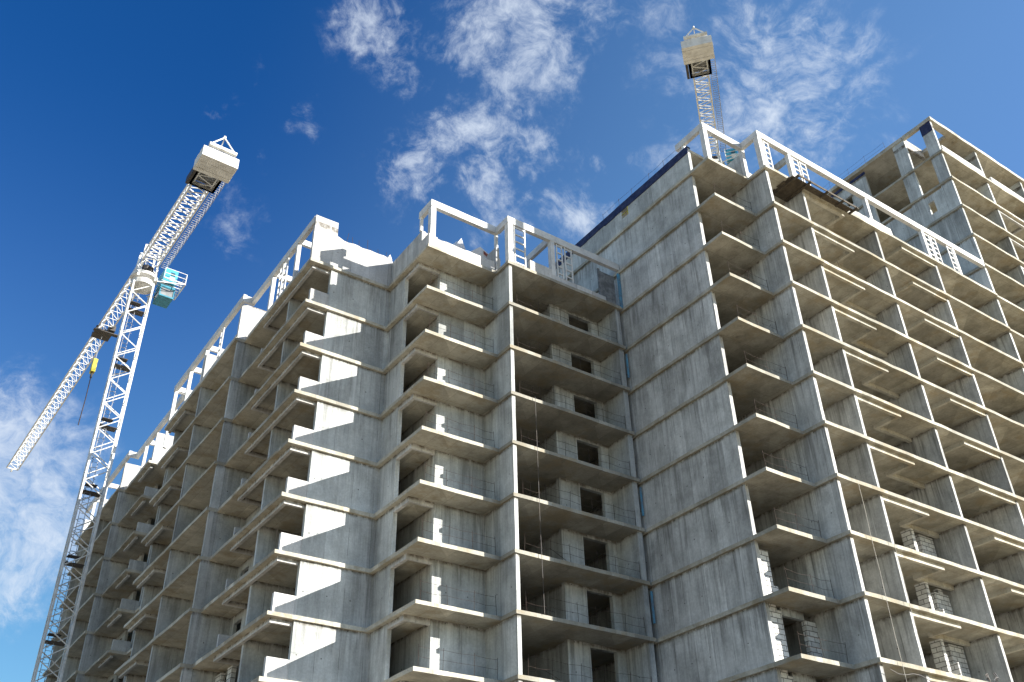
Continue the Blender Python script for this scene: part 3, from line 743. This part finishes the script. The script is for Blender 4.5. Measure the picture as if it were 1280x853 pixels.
    oc = oc.build('operator_cab', M['blue2'], c); mb = MB(); obox(mb, -.55, 1.15, sc+.05, sc+1.3, ztop-.358, ztop+.448); mb.build('cab_glazing', M['glass2'], oc)
    mb = MB()
    for q in range(7): mb.bar(pt(-1.6+q*.48, sc-.15, ztop+.8), pt(-1.6+q*.48, sc+1.9, ztop+.8), .03, 4)
    mb.bar(pt(-1.6,sc-.1,ztop+.82), pt(-1.6,sc+1.9,ztop+.82), .07, 4); mb.bar(pt(-1.6,sc+1.9,ztop+.82), pt(1.3,sc+1.9,ztop+.82), .07, 4)
    for a, b in ((-1.6,sc-.1),(-1.6,sc+1.9),(0,sc+1.9),(1.3,sc+1.9)): mb.bar(pt(a,b,ztop+.86), pt(a,b,ztop+1.95), .035, 4)
    for hz in (1.4, 1.95): mb.bar(pt(-1.6,sc-.1,ztop+hz), pt(-1.6,sc+1.9,ztop+hz), .03, 4); mb.bar(pt(-1.6,sc+1.9,ztop+hz), pt(1.3,sc+1.9,ztop+hz), .03, 4)
    mb.bar(pt(-1.6,.8,ztop+.1), pt(-1.6,sc+1.9,ztop+.8), .05, 4); mb.bar(pt(1.2,.8,ztop+.1), pt(1.2,sc+1.9,ztop+.8), .05, 4)
    mb.build('cab_platform', M['crane'], c)
    if trolley:
        tt, zh, ze = trolley
        mb = MB(); obox(mb, tt-.9, tt+.9, -.85, .85, zj-.45, zj-.3); obox(mb, tt-1.2, tt-.2, .3, .95, zj-.3, zj+.3)
        for a in (-.7, .7):
            for b in (-.75, .75): mb.bar(pt(tt+a,b-.1,zj-.12), pt(tt+a,b+.1,zj-.12), .2, 8)
        obox(mb, tt-1.4, tt-.9, -1.1, 1.3, zj-.8, zj-.72)
        mb.build('trolley', M['darksteel'], c)
        mb = MB()
        for a in (-.25, .25): mb.bar(pt(tt+a,0,zj-.4), pt(tt+a*.6,0,zh+1.6), .018, 4)
        mb.build('hoist_rope', M['galv'], c)
        hk = MB(); obox(hk, tt-.35, tt+.35, -.2, .2, zh, zh+1.5); hk = hk.build('hook_block', M['yellow'], c)
        MB().bar(pt(tt,0,zh), pt(tt,0,zh-.6), .12, 6).build('hook', M['darksteel'], hk)
        MB().path([pt(tt,0,zh-.6), pt(tt+.05,.05,(zh+ze)/2), pt(tt,0,ze)], .05, 5).build('sling', M['rust'], hk)
    return c
crane('white tower crane standing left of the buildings with a yellow hook block under its jib', (13.0,77.2), 55.0+EYE, (-.03,1), 51, 17.6, trolley=(13.6, 52.9+EYE, 46.9+EYE))
crane('tower crane half hidden behind the right building, its counterweight high above the roof', (64.2,51.0), 75.2+EYE, (.762,.647), 42, 16.7, w=1.9)

# ================================================================ sky, sun, camera
# light travels along (-.95, 1, -.57)
sun_dir = Vector((.95,-1.,.555)).normalized()
el = math.asin(sun_dir.z); az = math.atan2(sun_dir.x, sun_dir.y)   # clockwise from +Y
w = bpy.data.worlds.new('World'); S.world = w; w.use_nodes = True
n = NT(w.node_tree); w.node_tree.nodes.clear()
out = n.new('ShaderNodeOutputWorld'); bg = n.new('ShaderNodeBackground')
sky = n.new('ShaderNodeTexSky', sky_type='NISHITA'); sky.sun_disc = False
sky.sun_elevation = el; sky.sun_rotation = az; sky.altitude = 200; sky.air_density = 1.0; sky.dust_density = .6; sky.ozone_density = 3.0
hs = n.new('ShaderNodeHueSaturation'); hs.inputs['Hue'].default_value = .5; hs.inputs['Saturation'].default_value = 1.35; hs.inputs['Value'].default_value = 1.0
n.l.new(sky.outputs[0], hs.inputs['Color'])
tc = n.new('ShaderNodeTexCoord'); D = tc.outputs['Generated']
CLOUDS = [(0.362, 0.485, 0.7961, 0.0546, 1.1),
    (0.3489, 0.5223, 0.7781, 0.0434, 1),
    (0.3881, 0.5099, 0.7677, 0.0514, 1),
    (0.4204, 0.5011, 0.7564, 0.0396, 0.85),
    (0.3879, 0.5384, 0.7481, 0.036, 0.9),
    (0.4188, 0.4439, 0.7922, 0.0464, 0.7),
    (0.4618, 0.3989, 0.7922, 0.0455, 0.6),
    (0.2423, 0.5571, 0.7943, 0.0463, 1),
    (0.2779, 0.5566, 0.7829, 0.0351, 0.85),
    (0.2701, 0.5815, 0.7674, 0.0235, 0.7),
    (0.3034, 0.5238, 0.796, 0.0273, 0.6),
    (0.3784, 0.5827, 0.7192, 0.0404, 1.1),
    (0.3584, 0.5888, 0.7244, 0.0322, 1),
    (0.4032, 0.5765, 0.7107, 0.0324, 0.9),
    (0.3691, 0.6284, 0.6847, 0.0227, 0.6),
    (0.3356, 0.6357, 0.6951, 0.0404, 1.1),
    (0.3359, 0.6515, 0.6803, 0.0323, 1),
    (0.4019, 0.6042, 0.688, 0.0391, 1.1),
    (0.4225, 0.6135, 0.6672, 0.0327, 1),
    (0.4098, 0.6316, 0.6582, 0.0327, 0.9),
    (0.4282, 0.5557, 0.7126, 0.0275, 1),
    (0.4476, 0.5556, 0.7007, 0.021, 0.8),
    (0.4799, 0.5243, 0.7034, 0.0209, 0.75),
    (0.4917, 0.5705, 0.6578, 0.039, 1),
    (0.4464, 0.5904, 0.6724, 0.0196, 0.8),
    (0.5017, 0.5491, 0.6684, 0.0242, 0.7),
    (0.21, 0.6618, 0.7197, 0.0247, 0.62),
    (0.2223, 0.6681, 0.71, 0.017, 0.55),
    (0.192, 0.7512, 0.6316, 0.0305, 0.62),
    (0.18, 0.7451, 0.6422, 0.0227, 0.5),
    (0.1406, 0.6814, 0.7183, 0.0133, 0.5),
    (0.2035, 0.704, 0.6804, 0.0123, 0.4),
    (0.3028, 0.5825, 0.7543, 0.0174, 0.6),
    (0.1474, 0.6481, 0.7471, 0.0148, 0.35),
    (0.5416, 0.3447, 0.7667, 0.0582, 0.85),
    (0.5847, 0.3188, 0.746, 0.0637, 0.85),
    (0.5592, 0.3784, 0.7376, 0.0592, 0.9),
    (0.5974, 0.3567, 0.7182, 0.0579, 0.85),
    (0.5956, 0.3894, 0.7026, 0.0591, 0.95),
    (0.5688, 0.4152, 0.7099, 0.0454, 0.85),
    (0.6343, 0.3805, 0.673, 0.0509, 0.85),
    (0.6336, 0.3346, 0.6975, 0.0495, 0.7),
    (0.5135, 0.4045, 0.7568, 0.0342, 0.75),
    (0.5071, 0.4213, 0.7519, 0.0307, 0.7),
    (0.535, 0.446, 0.7176, 0.0349, 0.65),
    (0.5364, 0.4742, 0.6981, 0.0275, 0.6),
    (0.6738, 0.3521, 0.6496, 0.0353, 0.6),
    (0.6117, 0.2872, 0.7371, 0.0347, 0.55),
    (0.0723, 0.9017, 0.4263, 0.0463, 1),
    (0.0956, 0.9129, 0.3968, 0.0605, 1.1),
    (0.1253, 0.9215, 0.3677, 0.0474, 1.05),
    (0.1256, 0.9039, 0.4089, 0.0413, 0.8),
    (0.106, 0.9328, 0.3443, 0.0461, 1),
    (0.1472, 0.9112, 0.3848, 0.0346, 0.7)]
# wispy cloud texture on the dome of directions
wv = n.new('ShaderNodeTexNoise'); n.l.new(D, wv.inputs['Vector']); wv.inputs['Scale'].default_value = 5; wv.inputs['Detail'].default_value = 5
vm = n.new('ShaderNodeVectorMath', operation='MULTIPLY_ADD'); n.l.new(wv.outputs['Color'], vm.inputs[0]); vm.inputs[1].default_value = (.22,.22,.22); n.l.new(D, vm.inputs[2])
W = vm.outputs[0]
n1 = n.noise(W, 15, 14, .70, .15); n2 = n.noise(W, 60, 8, .74, .1)
acc = None
vm2 = n.new('ShaderNodeVectorMath', operation='MULTIPLY_ADD'); n.l.new(wv.outputs['Color'], vm2.inputs[0]); vm2.inputs[1].default_value = (.09,.09,.09); n.l.new(D, vm2.inputs[2])
sub = n.new('ShaderNodeVectorMath', operation='SUBTRACT'); wv3 = n.new('ShaderNodeTexNoise'); n.l.new(D, wv3.inputs['Vector']); wv3.inputs['Scale'].default_value = 17; wv3.inputs['Detail'].default_value = 8; wv3.inputs['Roughness'].default_value = .65
vm3 = n.new('ShaderNodeVectorMath', operation='MULTIPLY_ADD'); n.l.new(wv3.outputs['Color'], vm3.inputs[0]); vm3.inputs[1].default_value = (.13,.13,.13); n.l.new(vm2.outputs[0], vm3.inputs[2])
n.l.new(vm3.outputs[0], sub.inputs[0]); sub.inputs[1].default_value = (.11,.11,.11)
Wn = sub.outputs[0]
for (cx, cy, cz, r, st) in CLOUDS:
    d = n.new('ShaderNodeVectorMath', operation='DISTANCE'); n.l.new(Wn, d.inputs[0]); d.inputs[1].default_value = (cx, cy, cz)
    k = n.mr(d.outputs['Value'], 0, r*(1.75 if cz > .55 else 2.2), st*(.95 if cz > .55 else 1.2), 0)
    acc = k if acc is None else n.m('MAXIMUM', acc, k)
tex = n.m('ADD', n.m('MULTIPLY', n1, .62), n.m('MULTIPLY', n2, .38))
a = n.mr(n.m('ADD', tex, n.m('MULTIPLY', acc, .24)), .53, .95)
a = n.m('MULTIPLY', a, n.mr(acc, .02, .85, 0, .9))
sz_ = n.new('ShaderNodeSeparateXYZ'); n.l.new(D, sz_.inputs[0]); sdz = sz_.outputs[2]
tint = n.new('ShaderNodeVectorMath', operation='MULTIPLY'); n.l.new(hs.outputs[0], tint.inputs[0]); 
dn = n.new('ShaderNodeVectorMath', operation='DOT_PRODUCT'); n.l.new(D, dn.inputs[0]); dn.inputs[1].default_value = tuple(sun_dir)
n.l.new(n.mix(n.mr(dn.outputs['Value'], .55, .95), n.mix(n.mr(sdz, .6, .22), (1.12,.68,.86), (1.0,.80,.72)), (.82,.92,1.0)), tint.inputs[1])
sd = n.new('ShaderNodeSeparateXYZ'); n.l.new(D, sd.inputs[0])
gz = n.m('ADD', n.mr(sd.outputs[0], .12, .72), n.mr(sd.outputs[2], .74, .2, 0, .85), clamp=True)
hz = n.new('ShaderNodeVectorMath', operation='MULTIPLY_ADD'); n.l.new(n.xyz(gz, gz, gz), hz.inputs[0]); hz.inputs[1].default_value = (.50,.85,.98); n.l.new(tint.outputs[0], hz.inputs[2])
lowz = n.mr(sd.outputs[2], .22, .02)
hz2 = n.new('ShaderNodeVectorMath', operation='MULTIPLY_ADD'); n.l.new(n.xyz(lowz, lowz, lowz), hz2.inputs[0]); hz2.inputs[1].default_value = (.1,.95,1.0); n.l.new(hz.outputs[0], hz2.inputs[2])
base = hz2.outputs[0]
cl = n.mix(a, base, (3.9, 4.35, 5.0, 1))
n.l.new(cl, bg.inputs['Color']); bg.inputs['Strength'].default_value = .071
n.l.new(bg.outputs[0], out.inputs['Surface'])

sl_ = bpy.data.lights.new('sun', 'SUN'); sl_.energy = 4.6; sl_.angle = math.radians(.5); sl_.color = (1.0,.955,.88)
so = bpy.data.objects.new('sun', sl_); COL.objects.link(so); so.location = (60,-60,60)
so.rotation_euler = sun_dir.to_track_quat('Z', 'Y').to_euler()

cam = bpy.data.cameras.new('camera'); cam.sensor_width = 36; cam.lens = 34.10; cam.clip_end = 4000; cam.clip_start = .1
co = bpy.data.objects.new('camera', cam); COL.objects.link(co)
Rm3 = Matrix(((0.82471914,-0.30395726,-0.47691542),(-0.56515653,-0.47410308,-0.67514766),(-0.02089104,0.82633906,-0.56278532)))
co.matrix_world = Matrix.Translation((0,0,EYE)) @ Rm3.to_4x4()
S.camera = co
vs = S.view_settings
S.display_settings.display_device = 'sRGB'
vs.view_transform = 'Standard'; vs.look = 'None'; vs.gamma = 1; vs.exposure = 1.48; vs.use_curve_mapping = False
S.cycles.max_bounces = 8; S.cycles.diffuse_bounces = 3
S.render.engine = 'CYCLES'
